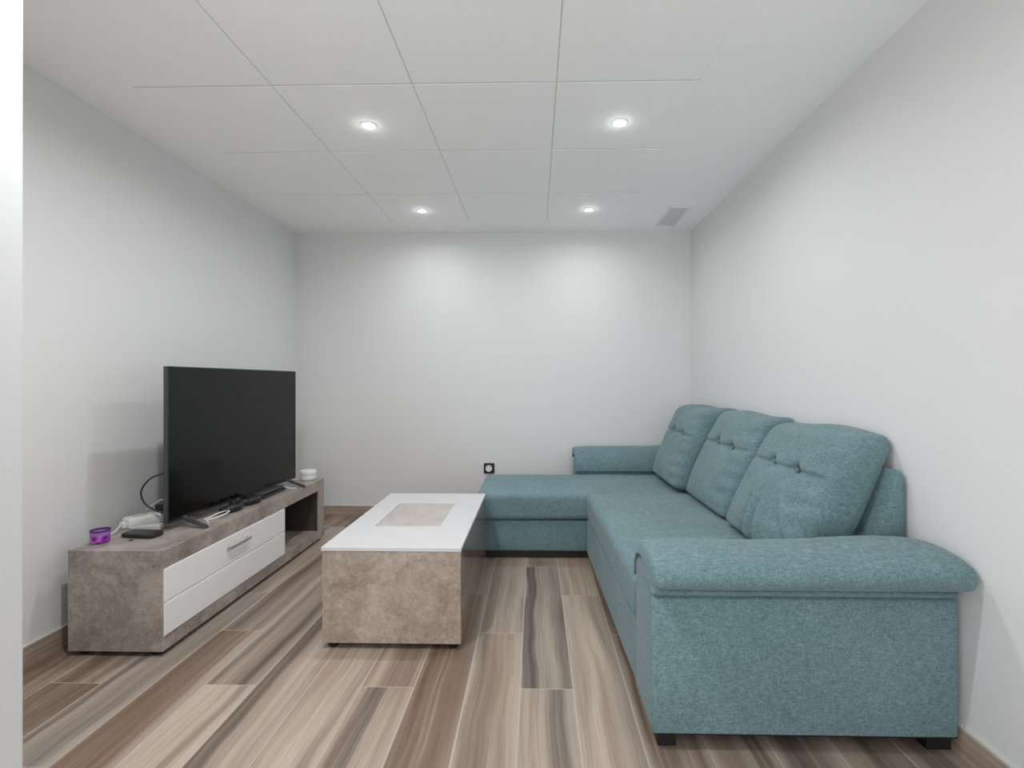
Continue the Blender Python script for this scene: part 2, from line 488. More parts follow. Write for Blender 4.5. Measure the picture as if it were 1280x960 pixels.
# ------------------------------------------------------------------ ceiling fittings
dl = thing('downlight', 'lit recessed ceiling downlight nearer the camera on the left, above the coffee table', 'light', (-0.815, 2.36, ZC), 'recessed ceiling downlights')
bm = bmesh.new()
add_lathe(bm, [(.027, .0), (.027, -.0035), (.033, -.0055), (.038, -.004), (.040, 0.0), (.027, .0)], (-0.815, 2.36, ZC - .0005), 40)
obj('trim_ring', bm, FITTING, dl, smooth=True, auto=40)
bm = bmesh.new()
add_lathe(bm, [(0, -.009), (.010, -.0085), (.018, -.007), (.023, -.004), (.0265, -.0005), (0, -.0005)], (-0.815, 2.36, ZC - .0005), 32)
obj('lens', bm, LENS, dl, smooth=True)
LAMPS = [(-0.815, 2.36), (0.408, 2.36), (-0.83, 3.545), (0.39, 3.545)]
dup(dl, (0.408, 2.36, ZC), 'lit recessed ceiling downlight nearer the camera on the right, above the long sofa seat')
dup(dl, (-0.83, 3.545, ZC), 'lit recessed ceiling downlight near the back wall, the left one of that pair')
dup(dl, (0.39, 3.545, ZC), 'lit recessed ceiling downlight near the back wall, the one closer to the air vent')

# the beams of the downlights (unseen front pair continues their grid; unseen hall pair is added fill)
SPREAD = 168
P_MID, P_REAR, P_FRL_FILL, P_FRR, P_HALL_FILL, SKY = 6.3, 3.2, 19.0, 0.8, 1.7, 2.2  # front left lamp boosted as fill for the left side
P_GLOW = 0.10
def beam(x, y, p, spread):
    L = bpy.data.lights.new('downlight_or_fill_beam', 'AREA'); L.shape = 'DISK'; L.size = .05; L.energy = p
    L.spread = math.radians(spread); L.color = (0.985, 0.99, 1.0)
    o = bpy.data.objects.new('downlight_or_fill_beam', L); COL.objects.link(o); o.location = (x, y, ZC - .012)
    G = bpy.data.lights.new('downlight_or_fill_glow', 'POINT'); G.energy = P_GLOW; G.shadow_soft_size = .015; G.color = (1, 1, 1)
    o = bpy.data.objects.new('downlight_or_fill_glow', G); COL.objects.link(o); o.location = (x, y, ZC - .032)
for (x, y), p in zip(LAMPS + [(-0.815, 1.17), (0.408, 1.17), (-0.815, -.6), (0.408, -.6)], [P_MID] * 2 + [P_REAR] * 2 + [P_FRL_FILL, P_FRR] + [P_HALL_FILL] * 2):
    beam(x, y, p, SPREAD)

# air vent
vt = thing('ceiling_vent', 'small white rectangular air vent in the ceiling corner', 'vent', (1.045, 3.705, ZC))
bm = bmesh.new()
x0, x1, y0, y1 = .965, 1.128, 3.49, 3.925
z1 = ZC - .0005; z0 = z1 - .008
for q in ((x0, x0 + .018, y0, y1), (x1 - .018, x1, y0, y1), (x0 + .018, x1 - .018, y0, y0 + .018), (x0 + .018, x1 - .018, y1 - .018, y1)):
    add_box(bm, *q, z0, z1, bevel=.002, seg=1)
obj('frame', bm, FITTING, vt)
obj('backing', box(x0 + .018, x1 - .018, y0 + .018, y1 - .018, z1 - .0015, z1), FITTING, vt)
for i in range(7):
    xx = x0 + .028 + i * (x1 - x0 - .056) / 6
    bm = bmesh.new(); add_prism(bm, [(xx - .007, z1 - .0075), (xx - .006, z1 - .008), (xx + .006, z1 - .003), (xx + .005, z1 - .002)], 'y', y0 + .017, y1 - .017)
    obj('slat', bm, FITTING, vt)

# wall socket
ws = thing('wall_socket', 'black framed wall socket with round pale insert on the back wall', 'socket', (-0.386, YB, .402))
bm = bmesh.new(); sx, sz = -0.387, .404
add_box(bm, sx - .044, sx + .044, YB - .010, YB - .0003, sz - .044, sz + .044, bevel=.003)
obj('frame', bm, BLACK, ws)
bm = bmesh.new()
add_lathe(bm, [(0, .004), (.020, .004), (.022, .006), (.0265, .0075), (.0275, .0065), (.0275, 0), (0, 0)], (0, 0, 0), 32)
bmesh.ops.rotate(bm, verts=bm.verts, cent=(0, 0, 0), matrix=Matrix.Rotation(PI / 2, 3, 'X'))
bmesh.ops.translate(bm, verts=bm.verts, vec=(sx - .002, YB - .0095, sz))
obj('insert', bm, WPLAS, ws, smooth=True, auto=35)

# ------------------------------------------------------------------ TV stand
SX0, SX1, SY0, SY1, SZ0, SZ1 = -1.922, -1.526, 1.958, 3.478, .022, .436
st = thing('tv_stand', 'long low concrete-effect TV stand with a white front and an open niche', 'tv stand', (-1.724, 2.72, 0))
bm = bmesh.new(); add_box(bm, SX0, SX1, SY0, SY0 + .022, SZ0, SZ1, bevel=.0015)
obj('side_panel', bm, CONC, st)
bm = bmesh.new(); add_box(bm, SX0, SX1, SY1 - .085, SY1, SZ0, SZ1, bevel=.0015)
obj('side_panel', bm, CONC, st)
obj('top_panel', box(SX0, SX1, SY0 + .022, SY1 - .085, SZ1 - .074, SZ1, bevel=.0015), CONC, st)
obj('bottom_panel', box(SX0, SX1, SY0 + .022, SY1 - .085, SZ0, SZ0 + .058, bevel=.0015), CONC, st)
obj('back_panel', box(SX0 + .004, SX0 + .014, SY0 + .022, SY1 - .085, SZ0 + .058, SZ1 - .074), CONC, st)
obj('divider', box(SX0 + .014, SX1 - .024, 2.905, 2.925, SZ0 + .058, SZ1 - .074), CONC, st)
DKP = plain('niche_shade_paint', lin(66, 60, 54), 0.45, 0.12, 30.0)  # dark colour of an added panel that paints the deep shade in the niche
q = obj('niche_shade_panel', box(SX0 + .015, SX1 - .010, SY1 - .0885, SY1 - .0852, SZ0 + .0585, SZ1 - .0745), DKP, st); q['label'] = 'added dark panel painting the shade inside the open niche'
bm = bmesh.new()
add_box(bm, SX1 - .018, SX1 + .003, SY0 + .006, 2.928, .2215, SZ1 - .0765, bevel=.003)
add_box(bm, SX1 - .018, SX1 + .003, SY0 + .006, 2.928, SZ0 + .0605, .2175, bevel=.003)
add_box(bm, SX1 - .018, SX1 - .004, SY0 + .012, 2.922, .2165, .2225)
dr = obj('drop_door', bm, WHITE, st); dr['label'] = 'white gloss flap front with a groove'
bm = bmesh.new()
hy0, hy1, hz = 2.365, 2.545, .307
add_box(bm, SX1 + .016, SX1 + .025, hy0, hy1, hz - .006, hz + .006, bevel=.002)
for yy in (hy0 + .012, hy1 - .012): add_box(bm, SX1 + .002, SX1 + .018, yy - .005, yy + .005, hz - .005, hz + .005)
hd = obj('handle', bm, STEEL, dr); hd['label'] = 'grey metal bar handle'
for (xx, yy) in ((-1.88, 2.0), (-1.57, 2.0), (-1.88, 3.43), (-1.57, 3.43)):
    bm = bmesh.new(); add_lathe(bm, [(0, 0), (.022, 0), (.024, .003), (.024, SZ0), (0, SZ0)], (xx, yy, 0), 20)
    obj('foot', bm, FOOT, st, smooth=True, auto=40)
TOPZ = SZ1 + .0003

# ------------------------------------------------------------------ television
TVL = Vector((-1.693, 2.205)); TVR = Vector((-1.645, 3.30))
tw = (TVR - TVL).length; tang = math.atan2(TVR.y - TVL.y, TVR.x - TVL.x) - PI / 2
tvp = (TVL + TVR) / 2
tv = thing('television', 'large flat black television standing switched off on the concrete-effect stand', 'television', (tvp.x, tvp.y, TOPZ), rz=tang)
# local frame: +x towards the room (screen normal), y along the width, z up from stand top
zb, zt_ = .036, .766
hw = tw / 2
bm = bmesh.new()
add_box(bm, -.024, -.002, -hw, hw, zb, zt_, bevel=.003)
obj('casing', bm, DARK, tv)
bm = bmesh.new()
t = .005
add_box(bm, -.003, .001, -hw, hw, zb, zb + .012); add_box(bm, -.003, .001, -hw, hw, zt_ - t, zt_)
add_box(bm, -.003, .001, -hw, -hw + t, zb + .012, zt_ - t); add_box(bm, -.003, .001, hw - t, hw, zb + .012, zt_ - t)
obj('bezel', bm, BLACK, tv)
obj('screen', box(-.003, -.0002, -hw + t, hw - t, zb + .012, zt_ - t), SCREEN, tv)
bm = bmesh.new()
add_prism(bm, [(-.024, zb + .02), (-.07, zb + .04), (-.07, zb + .33), (-.05, zb + .38), (-.024, zb + .40)], 'y', -hw + .16, hw - .16, bevel=.008)
obj('rear_housing', bm, BLACK, tv, smooth=True, auto=30)
for yy in (-hw + .100, hw - .100):
    bm = bmesh.new()
    def leg(x_end, y_end):
        pts = [(-.012, yy, zb + .012), (-.012 + (x_end + .012) * .25, yy + (y_end - yy) * .2, zb - .002), (-.012 + (x_end + .012) * .7, yy + (y_end - yy) * .7, .018), (x_end, y_end, .0065)]
        P = catmull(pts, 6)
        ring = []
        for i, p in enumerate(P):
            w = .016 - .004 * i / len(P); h = .0065
            ring.append([bm.verts.new((p.x, p.y + sy * w, p.z + sz * h)) for sy, sz in ((-1, -1), (1, -1), (.6, 1), (-.6, 1))])
        for A, B in zip(ring, ring[1:]):
            for q in range(4): bm.faces.new((A[q], A[(q + 1) % 4], B[(q + 1) % 4], B[q]))
        bm.faces.new(ring[0][::-1]); bm.faces.new(ring[-1])
    leg(.135, yy - .03); leg(-.13, yy - .03)
    obj('stand_foot', bm, DARK, tv, smooth=True, auto=45)

def cord(name, pts, r, mat, label, cat='cable', group=None):
    bm = bmesh.new(); add_tube(bm, pts, r, 8, 10)
    return tag(obj(name, bm, mat, smooth=True), label, cat, group)

# ------------------------------------------------------------------ things on the stand
# purple jar
pj = thing('candle_jar', 'small purple patterned jar at the near end of the TV stand', 'jar', (-1.887, 2.042, TOPZ))
cx_, cy_ = -1.879, 2.060
bm = bmesh.new()
add_lathe(bm, [(0, 0), (.030, 0), (.033, .003), (.0335, .02), (.0345, .040), (.035, .052), (.033, .052), (.0325, .046), (.032, .043), (0, .043)], (cx_, cy_, TOPZ), 40)
obj('cup', bm, CUP, pj, smooth=True, auto=40)
bm = bmesh.new(); add_lathe(bm, [(.0332, .0515), (.0356, .0515), (.0360, .056), (.0335, .056), (.0332, .0515)], (cx_, cy_, TOPZ), 40)
rm = obj('rim', bm, plain('deep_purple', lin(78, 46, 110), 0.35), pj, smooth=True, auto=40); rm['label'] = 'dark purple rim'

# smartphone
def slab_poly(cx, cy, L, W, r, rz, n=6):
    out = []
    for (sx, sy, a0) in ((1, 1, 0), (-1, 1, 90), (-1, -1, 180), (1, -1, 270)):
        for i in range(n + 1):
            a = math.radians(a0 + 90 * i / n)
            x = sx * (L / 2 - r) + r * math.cos(a); y = sy * (W / 2 - r) + r * math.sin(a)
            out.append((cx + x * math.cos(rz) - y * math.sin(rz), cy + x * math.sin(rz) + y * math.cos(rz)))
    return out
ph = thing('smartphone', 'flat black smartphone lying in front of the white power strip', 'phone', (-1.785, 2.18, TOPZ))
bm = bmesh.new(); add_prism(bm, slab_poly(-1.768, 2.152, .165, .082, .030, -.10), 'z', TOPZ, TOPZ + .017, bevel=.004)
obj('body', bm, BLACK, ph, smooth=True, auto=40)
bm = bmesh.new(); add_prism(bm, slab_poly(-1.768, 2.152, .150, .068, .024, -.10), 'z', TOPZ + .0168, TOPZ + .0174)
obj('glass', bm, plain('phone_glass', (.006, .006, .006), .25), ph)
bm = bmesh.new(); add_prism(bm, slab_poly(-1.765, 2.085, .016, .010, .0045, .5), 'z', TOPZ, TOPZ + .004, bevel=.001)
tag(obj('cable_clip', bm, BLACK), 'tiny dark clip lying on the stand in front of the black smartphone', 'clip')

# white power strip, tilted towards the wall, with plugged adapters
psr = math.radians(62)
ps = thing('power_strip', 'white power strip lying behind the near end of the television', 'power strip', (-1.868, 2.375, TOPZ), rz=psr)
bm = bmesh.new(); add_box(bm, -.14, .20, -.040, .040, 0, .050, bevel=.011, seg=3)
obj('housing', bm, WPLAS, ps, smooth=True, auto=50)
for i in range(3):
    bm = bmesh.new(); add_lathe(bm, [(.020, .0495), (.023, .0495), (.024, .053), (.021, .053), (.019, .051), (0, .0505), (0, .0495), (.020, .0495)], (-.085 + i * .075, 0, 0), 24)
    obj('outlet', bm, GPLAS, ps, smooth=True, auto=40)
bm = bmesh.new(); add_box(bm, -.158, -.139, -.018, .018, .006, .034, bevel=.005)
obj('cord_grip', bm, WPLAS, ps)
ad = thing('power_adapter', 'grey-white flat power adapter between the power strip and the television', 'adapter', (-1.785, 2.245, TOPZ), rz=math.radians(14))
bm = bmesh.new(); add_box(bm, -.075, .030, -.024, .024, 0, .026, bevel=.006, seg=3)
obj('housing', bm, GPLAS, ad, smooth=True, auto=50)
bm = bmesh.new(); add_tube(bm, [(-.074, 0, .012), (-.088, 0, .012), (-.096, .002, .010)], .004, 8, 4)
obj('cord_relief', bm, WPLAS, ad, smooth=True)
cord('white_cable', [(-1.916, 2.125, TOPZ + .005), (-1.918, 2.16, TOPZ + .005), (-1.925, 2.19, TOPZ + .008), (-1.935, 2.222, TOPZ + .020), (-1.942, 2.238, TOPZ + .022)], .0045, WPLAS,
     'white cable running from the wall side to the power strip', 'cable')
cord('black_cable', [(-1.745, 2.36, .690), (-1.79, 2.33, .688), (-1.855, 2.31, .665), (-1.895, 2.30, .610), (-1.887, 2.30, .555), (-1.85, 2.31, .515), (-1.80, 2.33, .488), (-1.76, 2.36, .482)], .0042, CABLE,
     'black cable looping out from behind the near edge of the television', 'cable')
cord('grey_cable', [(-1.905, 2.34, TOPZ + .0525), (-1.900, 2.335, .505), (-1.86, 2.34, .535), (-1.83, 2.34, .552), (-1.79, 2.345, .548), (-1.765, 2.36, .52), (-1.76, 2.38, .48)], .0036, GPLAS,
     'thin grey cable in a small loop above the power strip', 'cable')
pl = thing('plug', 'black plug stuck in the power strip behind the television', 'plug', (-1.872, 2.385, TOPZ + .0535), rz=psr - 1.2)
bm = bmesh.new(); add_box(bm, -.018, .03, -.013, .013, 0, .03, bevel=.005, seg=3)
obj('plug_body', bm, BLACK, pl, smooth=True, auto=50)
bm = bmesh.new(); add_tube(bm, [(.028, 0, .015), (.045, 0, .017), (.06, .004, .012)], .0045, 8, 5)
obj('strain_relief', bm, BLACK, pl, smooth=True)

# thin white cable under the screen
cord('white_cable', [(-1.60, 2.345, TOPZ + .0035), (-1.635, 2.385, TOPZ + .0035), (-1.615, 2.42, TOPZ + .006), (-1.590, 2.455, TOPZ + .016), (-1.595, 2.50, TOPZ + .020), (-1.625, 2.515, TOPZ + .016), (-1.655, 2.49, TOPZ + .008), (-1.655, 2.44, TOPZ + .0035), (-1.66, 2.40, TOPZ + .0035)], .0032, WPLAS,
     'thin white cable curled beside the near television foot', 'cable')

# game controllers
def controller(x, y, rz, label):
    c = thing('game_controller', label, 'game controller', (x, y, TOPZ), 'game controllers on the TV stand', rz)
    def f(co, n):
        # two grips swing back and the middle stays shallow
        g = abs(n.y)
        co.x += -.030 * smoothstep(.35, 1.0, g)
        co.z += .006 * (1 - g * g) * (1 if n.z > 0 else 0)
        co.x -= (.012 * smoothstep(.4, 1, g)) * (n.x < 0)
        return co
    bm = rbox(-.030, .030, -.076, .076, .001, .036, (.026, .026, .017), (4, 10, 2), 4, f)
    obj('body', bm, BLACK, c, smooth=True)
    for yy in (-.026, .026):
        bm = bmesh.new(); add_lathe(bm, [(.005, .036), (.005, .044), (.009, .046), (.009, .050), (.006, .051), (0, .0495), (0, .036)], (-.008, yy, 0), 16)
        obj('thumbstick', bm, DARK, c, smooth=True, auto=40)
    bm = bmesh.new()
    for (dx, dy) in ((0, .007), (0, -.007), (.007, 0), (-.007, 0)):
        add_lathe(bm, [(.0035, .036), (.0035, .0405), (0, .041), (0, .036)], (.010 + dx, .050 + dy, 0), 10)
    obj('buttons', bm, DARK, c)
    bm = bmesh.new(); add_box(bm, .006, .022, -.053, -.047, .034, .0405); add_box(bm, .011, .017, -.058, -.042, .034, .0405)
    obj('direction_pad', bm, DARK, c)
    return c
controller(-1.615, 2.595, .25, 'black game controller on the stand nearer the front television foot')
controller(-1.607, 2.735, -.15, 'black game controller on the stand beside the slim black console')

# slim console
gc = thing('game_console', 'slim black box-shaped console lying under the far half of the television', 'game console', (-1.67, 2.96, TOPZ))
bm = bmesh.new(); add_box(bm, -1.745, -1.600, 2.830, 3.090, TOPZ + .003, TOPZ + .016, bevel=.004)
obj('lower_shell', bm, BLACK, gc)
bm = bmesh.new(); add_box(bm, -1.747, -1.612, 2.833, 3.087, TOPZ + .018, TOPZ + .031, bevel=.005)
add_box(bm, -1.74, -1.62, 2.84, 3.08, TOPZ + .015, TOPZ + .019)
obj('upper_shell', bm, DARK, gc)
for (xx, yy) in ((-1.73, 2.85), (-1.615, 2.85), (-1.73, 3.07), (-1.615, 3.07)):
    bm = bmesh.new(); add_lathe(bm, [(0, 0), (.006, 0), (.006, .0035), (0, .0035)], (xx, yy, TOPZ), 12)
    obj('rubber_foot', bm, FOOT, gc)
cord('white_cable', [(-1.70, 3.105, TOPZ + .004), (-1.66, 3.108, TOPZ + .012), (-1.625, 3.112, TOPZ + .014), (-1.595, 3.108, TOPZ + .008), (-1.575, 3.115, TOPZ + .0035), (-1.555, 3.135, TOPZ + .0035)], .0032, WPLAS,
     'thin white cable lying between the slim black console and the far television foot', 'cable')

# white round hub
wh = thing('wifi_hub', 'white round two-tier device on the far end of the TV stand', 'router', (-1.606, 3.405, TOPZ))
bm = bmesh.new()
add_lathe(bm, [(0, 0), (.044, 0), (.048, .003), (.052, .010), (.053, .030), (.051, .036), (0, .036)], (-1.606, 3.405, TOPZ), 40)
obj('base', bm, WPLAS, wh, smooth=True, auto=40)
bm = bmesh.new()
add_lathe(bm, [(0, .0365), (.053, .0365), (.055, .040), (.055, .064), (.052, .069), (0, .070)], (-1.606, 3.405, TOPZ), 40)
obj('top_cover', bm, WPLAS, wh, smooth=True, auto=40)
cord('white_cable', [(-1.664, 3.395, TOPZ + .004), (-1.72, 3.37, TOPZ + .004), (-1.765, 3.33, TOPZ + .004), (-1.80, 3.36, TOPZ + .004), (-1.84, 3.42, TOPZ + .004)], .0035, WPLAS,
     'white cable of the round device trailing behind the far end of the television', 'cable')

# ------------------------------------------------------------------ coffee table
TX0, TX1, TY0, TY1, TZ = -0.905, -0.310, 2.032, 3.028, .432
ct = thing('coffee_table', 'low boxy coffee table with white top and concrete-effect sides', 'coffee table', ((TX0 + TX1) / 2, (TY0 + TY1) / 2, 0))
obj('end_panel', box(TX0 + .004, TX1 - .003, TY0 + .003, TY0 + .025, .026, TZ - .0175, bevel=.0015), CONCT, ct)
obj('end_panel', box(TX0 + .004, TX1 - .003, TY1 - .025, TY1 - .003, .026, TZ - .0175, bevel=.0015), CONCT, ct)
q = obj('side_panel', box(TX1 - .027, TX1 - .003, TY0 + .0255, TY1 - .0255, .026, TZ - .0175, bevel=.001), CONCG, ct); q['label'] = 'polished side panel reflecting the floor'
obj('side_panel', box(TX0 + .004, TX0 + .028, TY0 + .0255, TY1 - .0255, .026, TZ - .0175, bevel=.001), CONCG, ct)
obj('bottom_panel', box(TX0 + .028, TX1 - .027, TY0 + .025, TY1 - .025, .028, .044), CONC, ct)
ix0, ix1, iy0, iy1 = -.775, -.460, 2.335, 2.778
bm = bmesh.new()
z0, z1 = TZ - .017, TZ
outer = [(TX0, TY0), (TX1, TY0), (TX1, TY1), (TX0, TY1)]; inner = [(ix0, iy0), (ix1, iy0), (ix1, iy1), (ix0, iy1)]
V = {}
for nm, pl_ in (('o', outer), ('i', inner)):
    for zz, zn in ((z0, 'b'), (z1, 't')): V[nm + zn] = [bm.verts.new((x, y, zz)) for x, y in pl_]
for i in range(4):
    j = (i + 1) % 4
    bm.faces.new((V['ot'][i], V['ot'][j], V['it'][j], V['it'][i])); bm.faces.new((V['ob'][j], V['ob'][i], V['ib'][i], V['ib'][j]))
    bm.faces.new((V['ob'][i], V['ob'][j], V['ot'][j], V['ot'][i])); bm.faces.new((V['ib'][j], V['ib'][i], V['it'][i], V['it'][j]))
es = [e for e in bm.edges if all(v in V['ot'] or v in V['ob'] for v in e.verts)]
bmesh.ops.bevel(bm, geom=es, offset=.002, segments=2, profile=.5, affect='EDGES')
q = obj('tabletop', bm, WTOP, ct); q['label'] = 'white gloss tabletop slab'
q = obj('inlay_panel', box(ix0 + .001, ix1 - .001, iy0 + .001, iy1 - .001, z0, z1 - .001, bevel=.001), CONCL, ct); q['label'] = 'pale concrete-effect inlay'
for (xx, yy) in ((TX0 + .04, TY0 + .04), (TX1 - .04, TY0 + .04), (TX0 + .04, TY1 - .04), (TX1 - .04, TY1 - .04)):
    bm = bmesh.new(); add_lathe(bm, [(0, 0), (.020, 0), (.022, .003), (.026, .024), (.026, .0265), (0, .0265)], (xx, yy, 0), 20)
    obj('foot', bm, FOOT, ct, smooth=True, auto=40)

# ------------------------------------------------------------------ corner sofa
so = thing('corner_sofa', 'teal fabric corner sofa with a chaise along the back wall', 'sofa', (0.75, 2.6, 0))
def fx(y):      # front line of the long seat, very slightly out of square
    return .362 + (y - 1.73) / (3.05 - 1.73) * (-.036)
RX = 1.283
SZ = .430
def wr(p, s, a): return a * (mnoise.noise(Vector(p) * s))

# long side: base box and seat cushion
def f_base(co, n):
    if n.x < 0: co.x += (fx(co.y) - .345) * (1 - (n.x + 1) * .5)
    return co
obj('seat_base', rbox(.345, 1.20, 1.735, 3.085, .052, .262, .012, (4, 10, 3), 3, f_base), FAB, so, smooth=True)
def f_seat(co, n):
    x, y, z = co
    if n.x < 0: co.x += (fx(y) - .345) * (1 - (n.x + 1) * .5)
    if n.z > .3:
        e = (1 - n.x ** 4) * (1 - n.y ** 6)
        co.z += .010 * e
        # soft cross creases near the armrest and in the middle
        m = smoothstep(.42, .60, x) * (1 - smoothstep(.90, 1.05, x))
        for (yc, s, a) in ((1.98, .014, .006), (2.05, .012, .007), (2.13, .014, .0075), (2.20, .012, .006), (2.29, .014, .007), (2.38, .013, .0055), (2.52, .016, .0045)):
            yy = yc + .03 * math.sin(x * 7 + yc * 9)
            co.z -= a * m * gauss(y - yy, s)
        co.z += wr((x, y, 0), 6.0, .003) * e
    return co
obj('seat_cushion', rbox(.342, 1.12, 1.748, 3.060, .264, SZ, (.035, .025, .040), (26, 90, 3), 5, f_seat), FAB, so, smooth=True)

# chaise
obj('chaise_base', rbox(-.372, .99, 3.092, 3.775, .052, .250, .012, (8, 6, 3), 3), FAB, so, smooth=True)
def f_ch(co, n):
    if n.z > .3:
        co.z += .006 * (1 - n.x ** 4) * (1 - n.y ** 4) + wr((co.x, co.y, 3), 5.0, .003)
    if n.z < -.3 and n.y < 0: co.z += .004 * math.sin(co.x * 3.0)
    return co
obj('chaise_cushion', rbox(-.378, 1.10, 3.064, 3.745, .255, .420, (.03, .030, .035), (40, 20, 4), 5, f_ch), FAB, so, smooth=True)

# backrest frame along the right wall
def back_frame():
    prof = [(1.140, .08), (RX, .08), (RX, .775), (1.280, .798), (1.278, .810), (1.272, .819), (1.266, .817), (1.259, .803), (1.244, .745), (1.140, .45)]
    bm = bmesh.new(); add_prism(bm, prof, 'y', 1.714, 3.80, bevel=.004, seg=2)
    return bm
obj('backrest', back_frame(), FAB, so, smooth=True, auto=40)

# armrests
def arm(mirror=None):
    """near armrest body + padded top; mirror: y -> mirror - y"""
    def my(bm):
        if mirror is not None:
            for v in bm.verts:
                v.co.y = mirror - v.co.y; v.co.x -= .045 * (1 - smoothstep(.34, .9, v.co.x))
        return bm
    # body with a rounded crown
    yf, yb = 1.494, 1.735
    prof = [(yf, .055), (yf, .462), (yf + .004, .467), (yf + .012, .470), (yf + .012, .474), (yf, .477), (yf - .004, .484), (yf - .002, .491), (yf + .008, .496), (yf + .026, .499), (yf + .028, .512)]
    for i in range(2, 9):
        a = PI - PI * i / 8
        prof.append(((yf + yb) / 2 + (yb - yf) / 2 * math.cos(a), .485 + .055 * math.sin(a)))
    prof += [(yb, .48), (yb, .055)]
    bm = bmesh.new(); add_prism(bm, prof, 'x', .3575, RX - .001, bevel=.010, seg=3)
    a = obj('armrest', my(bm), FAB, so, smooth=True, auto=50)
    # pad: thick section wrapped over the crown
    outer = [(1.470, .512), (1.440, .517), (1.424, .535), (1.424, .558), (1.440, .580), (1.475, .596), (1.53, .604), (1.59, .605), (1.645, .597), (1.69, .578), (1.725, .548), (1.748, .510), (1.758, .470), (1.757, .447)]
    inner = [(1.742, .442), (1.737, .470), (1.730, .500), (1.705, .530), (1.665, .546), (1.615, .550), (1.560, .548), (1.512, .540), (1.488, .532)]
    sec = outer + inner
    cy, cz = 1.60, .545
    xs = [(.352, .86), (.355, .93), (.362, .975), (.374, 1.0), (.42, 1.02)] + [(.42 + (1.12 - .42) * i / 14, 1.03) for i in range(1, 15)] + [(1.20, 1.0), (1.25, .95), (1.272, .88), (1.283, .78), (1.287, .62)]
    bm = bmesh.new(); rings = []
    for (x, s) in xs:
        ring = []
        for i, (y, z) in enumerate(sec):
            if i < len(outer):
                # scale towards the inner shell so the thickness tapers at the ends
                zi = .525 if .512 < z else z
                yy = cy + (y - cy) * (1 - (1 - s) * .25)
                zz = zi + (z - zi) * s
                zz += .004 * math.sin(x * 9 + y * 6) * (1 if z > .55 else 0)
                # ridge rises a little towards the wall
                zz += .014 * smoothstep(.5, 1.1, x) * (1 if z > .53 else 0) * s
            else:
                yy, zz = y, z
            ring.append(bm.verts.new((x, yy, zz)))
        rings.append(ring)
    n = len(sec)
    for A, B in zip(rings, rings[1:]):
        for i in range(n): bm.faces.new((A[i], A[(i + 1) % n], B[(i + 1) % n], B[i]))
    for ring, flip in ((rings[0], False), (rings[-1], True)):
        no, ni = len(outer), len(inner)
        # strip of quads/tris between the outer and the inner chain
        o = ring[:no]; iv = ring[no:][::-1]
        i = j = 0
        while i < no - 1 or j < ni - 1:
            if j == ni - 1 or (i < no - 1 and (i + 1) / (no - 1) <= (j + 1) / (ni - 1)):
                bm.faces.new((o[i], o[i + 1], iv[j])); i += 1
            else:
                bm.faces.new((o[i], iv[j + 1], iv[j])); j += 1
    p = obj('arm_pad', my(bm), FAB, a, smooth=True, auto=60)
    return a
arm(); arm(mirror=5.480)

# plinth feet
for (x0, x1, y0, y1) in ((.380, .436, 1.515, 1.575), (1.200, 1.276, 1.515, 1.575), (-.34, -.28, 3.14, 3.20), (-.34, -.28, 3.66, 3.72), (1.20, 1.276, 3.90, 3.96), (.40, .46, 3.90, 3.96)):
    obj('foot', box(x0, x1, y0, y1, 0, .054, bevel=.003), FOOT, so)
bm = bmesh.new(); add_box(bm, .374, 1.28, 1.50, 1.73, .046, .056)  # black underside strip paints the dark shadow beneath the sofa
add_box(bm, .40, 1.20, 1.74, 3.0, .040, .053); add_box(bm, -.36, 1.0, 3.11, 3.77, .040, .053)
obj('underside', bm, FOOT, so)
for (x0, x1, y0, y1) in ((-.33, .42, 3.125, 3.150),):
    obj('plinth', box(x0, x1, y0, y1, .001, .040), FOOT, so)

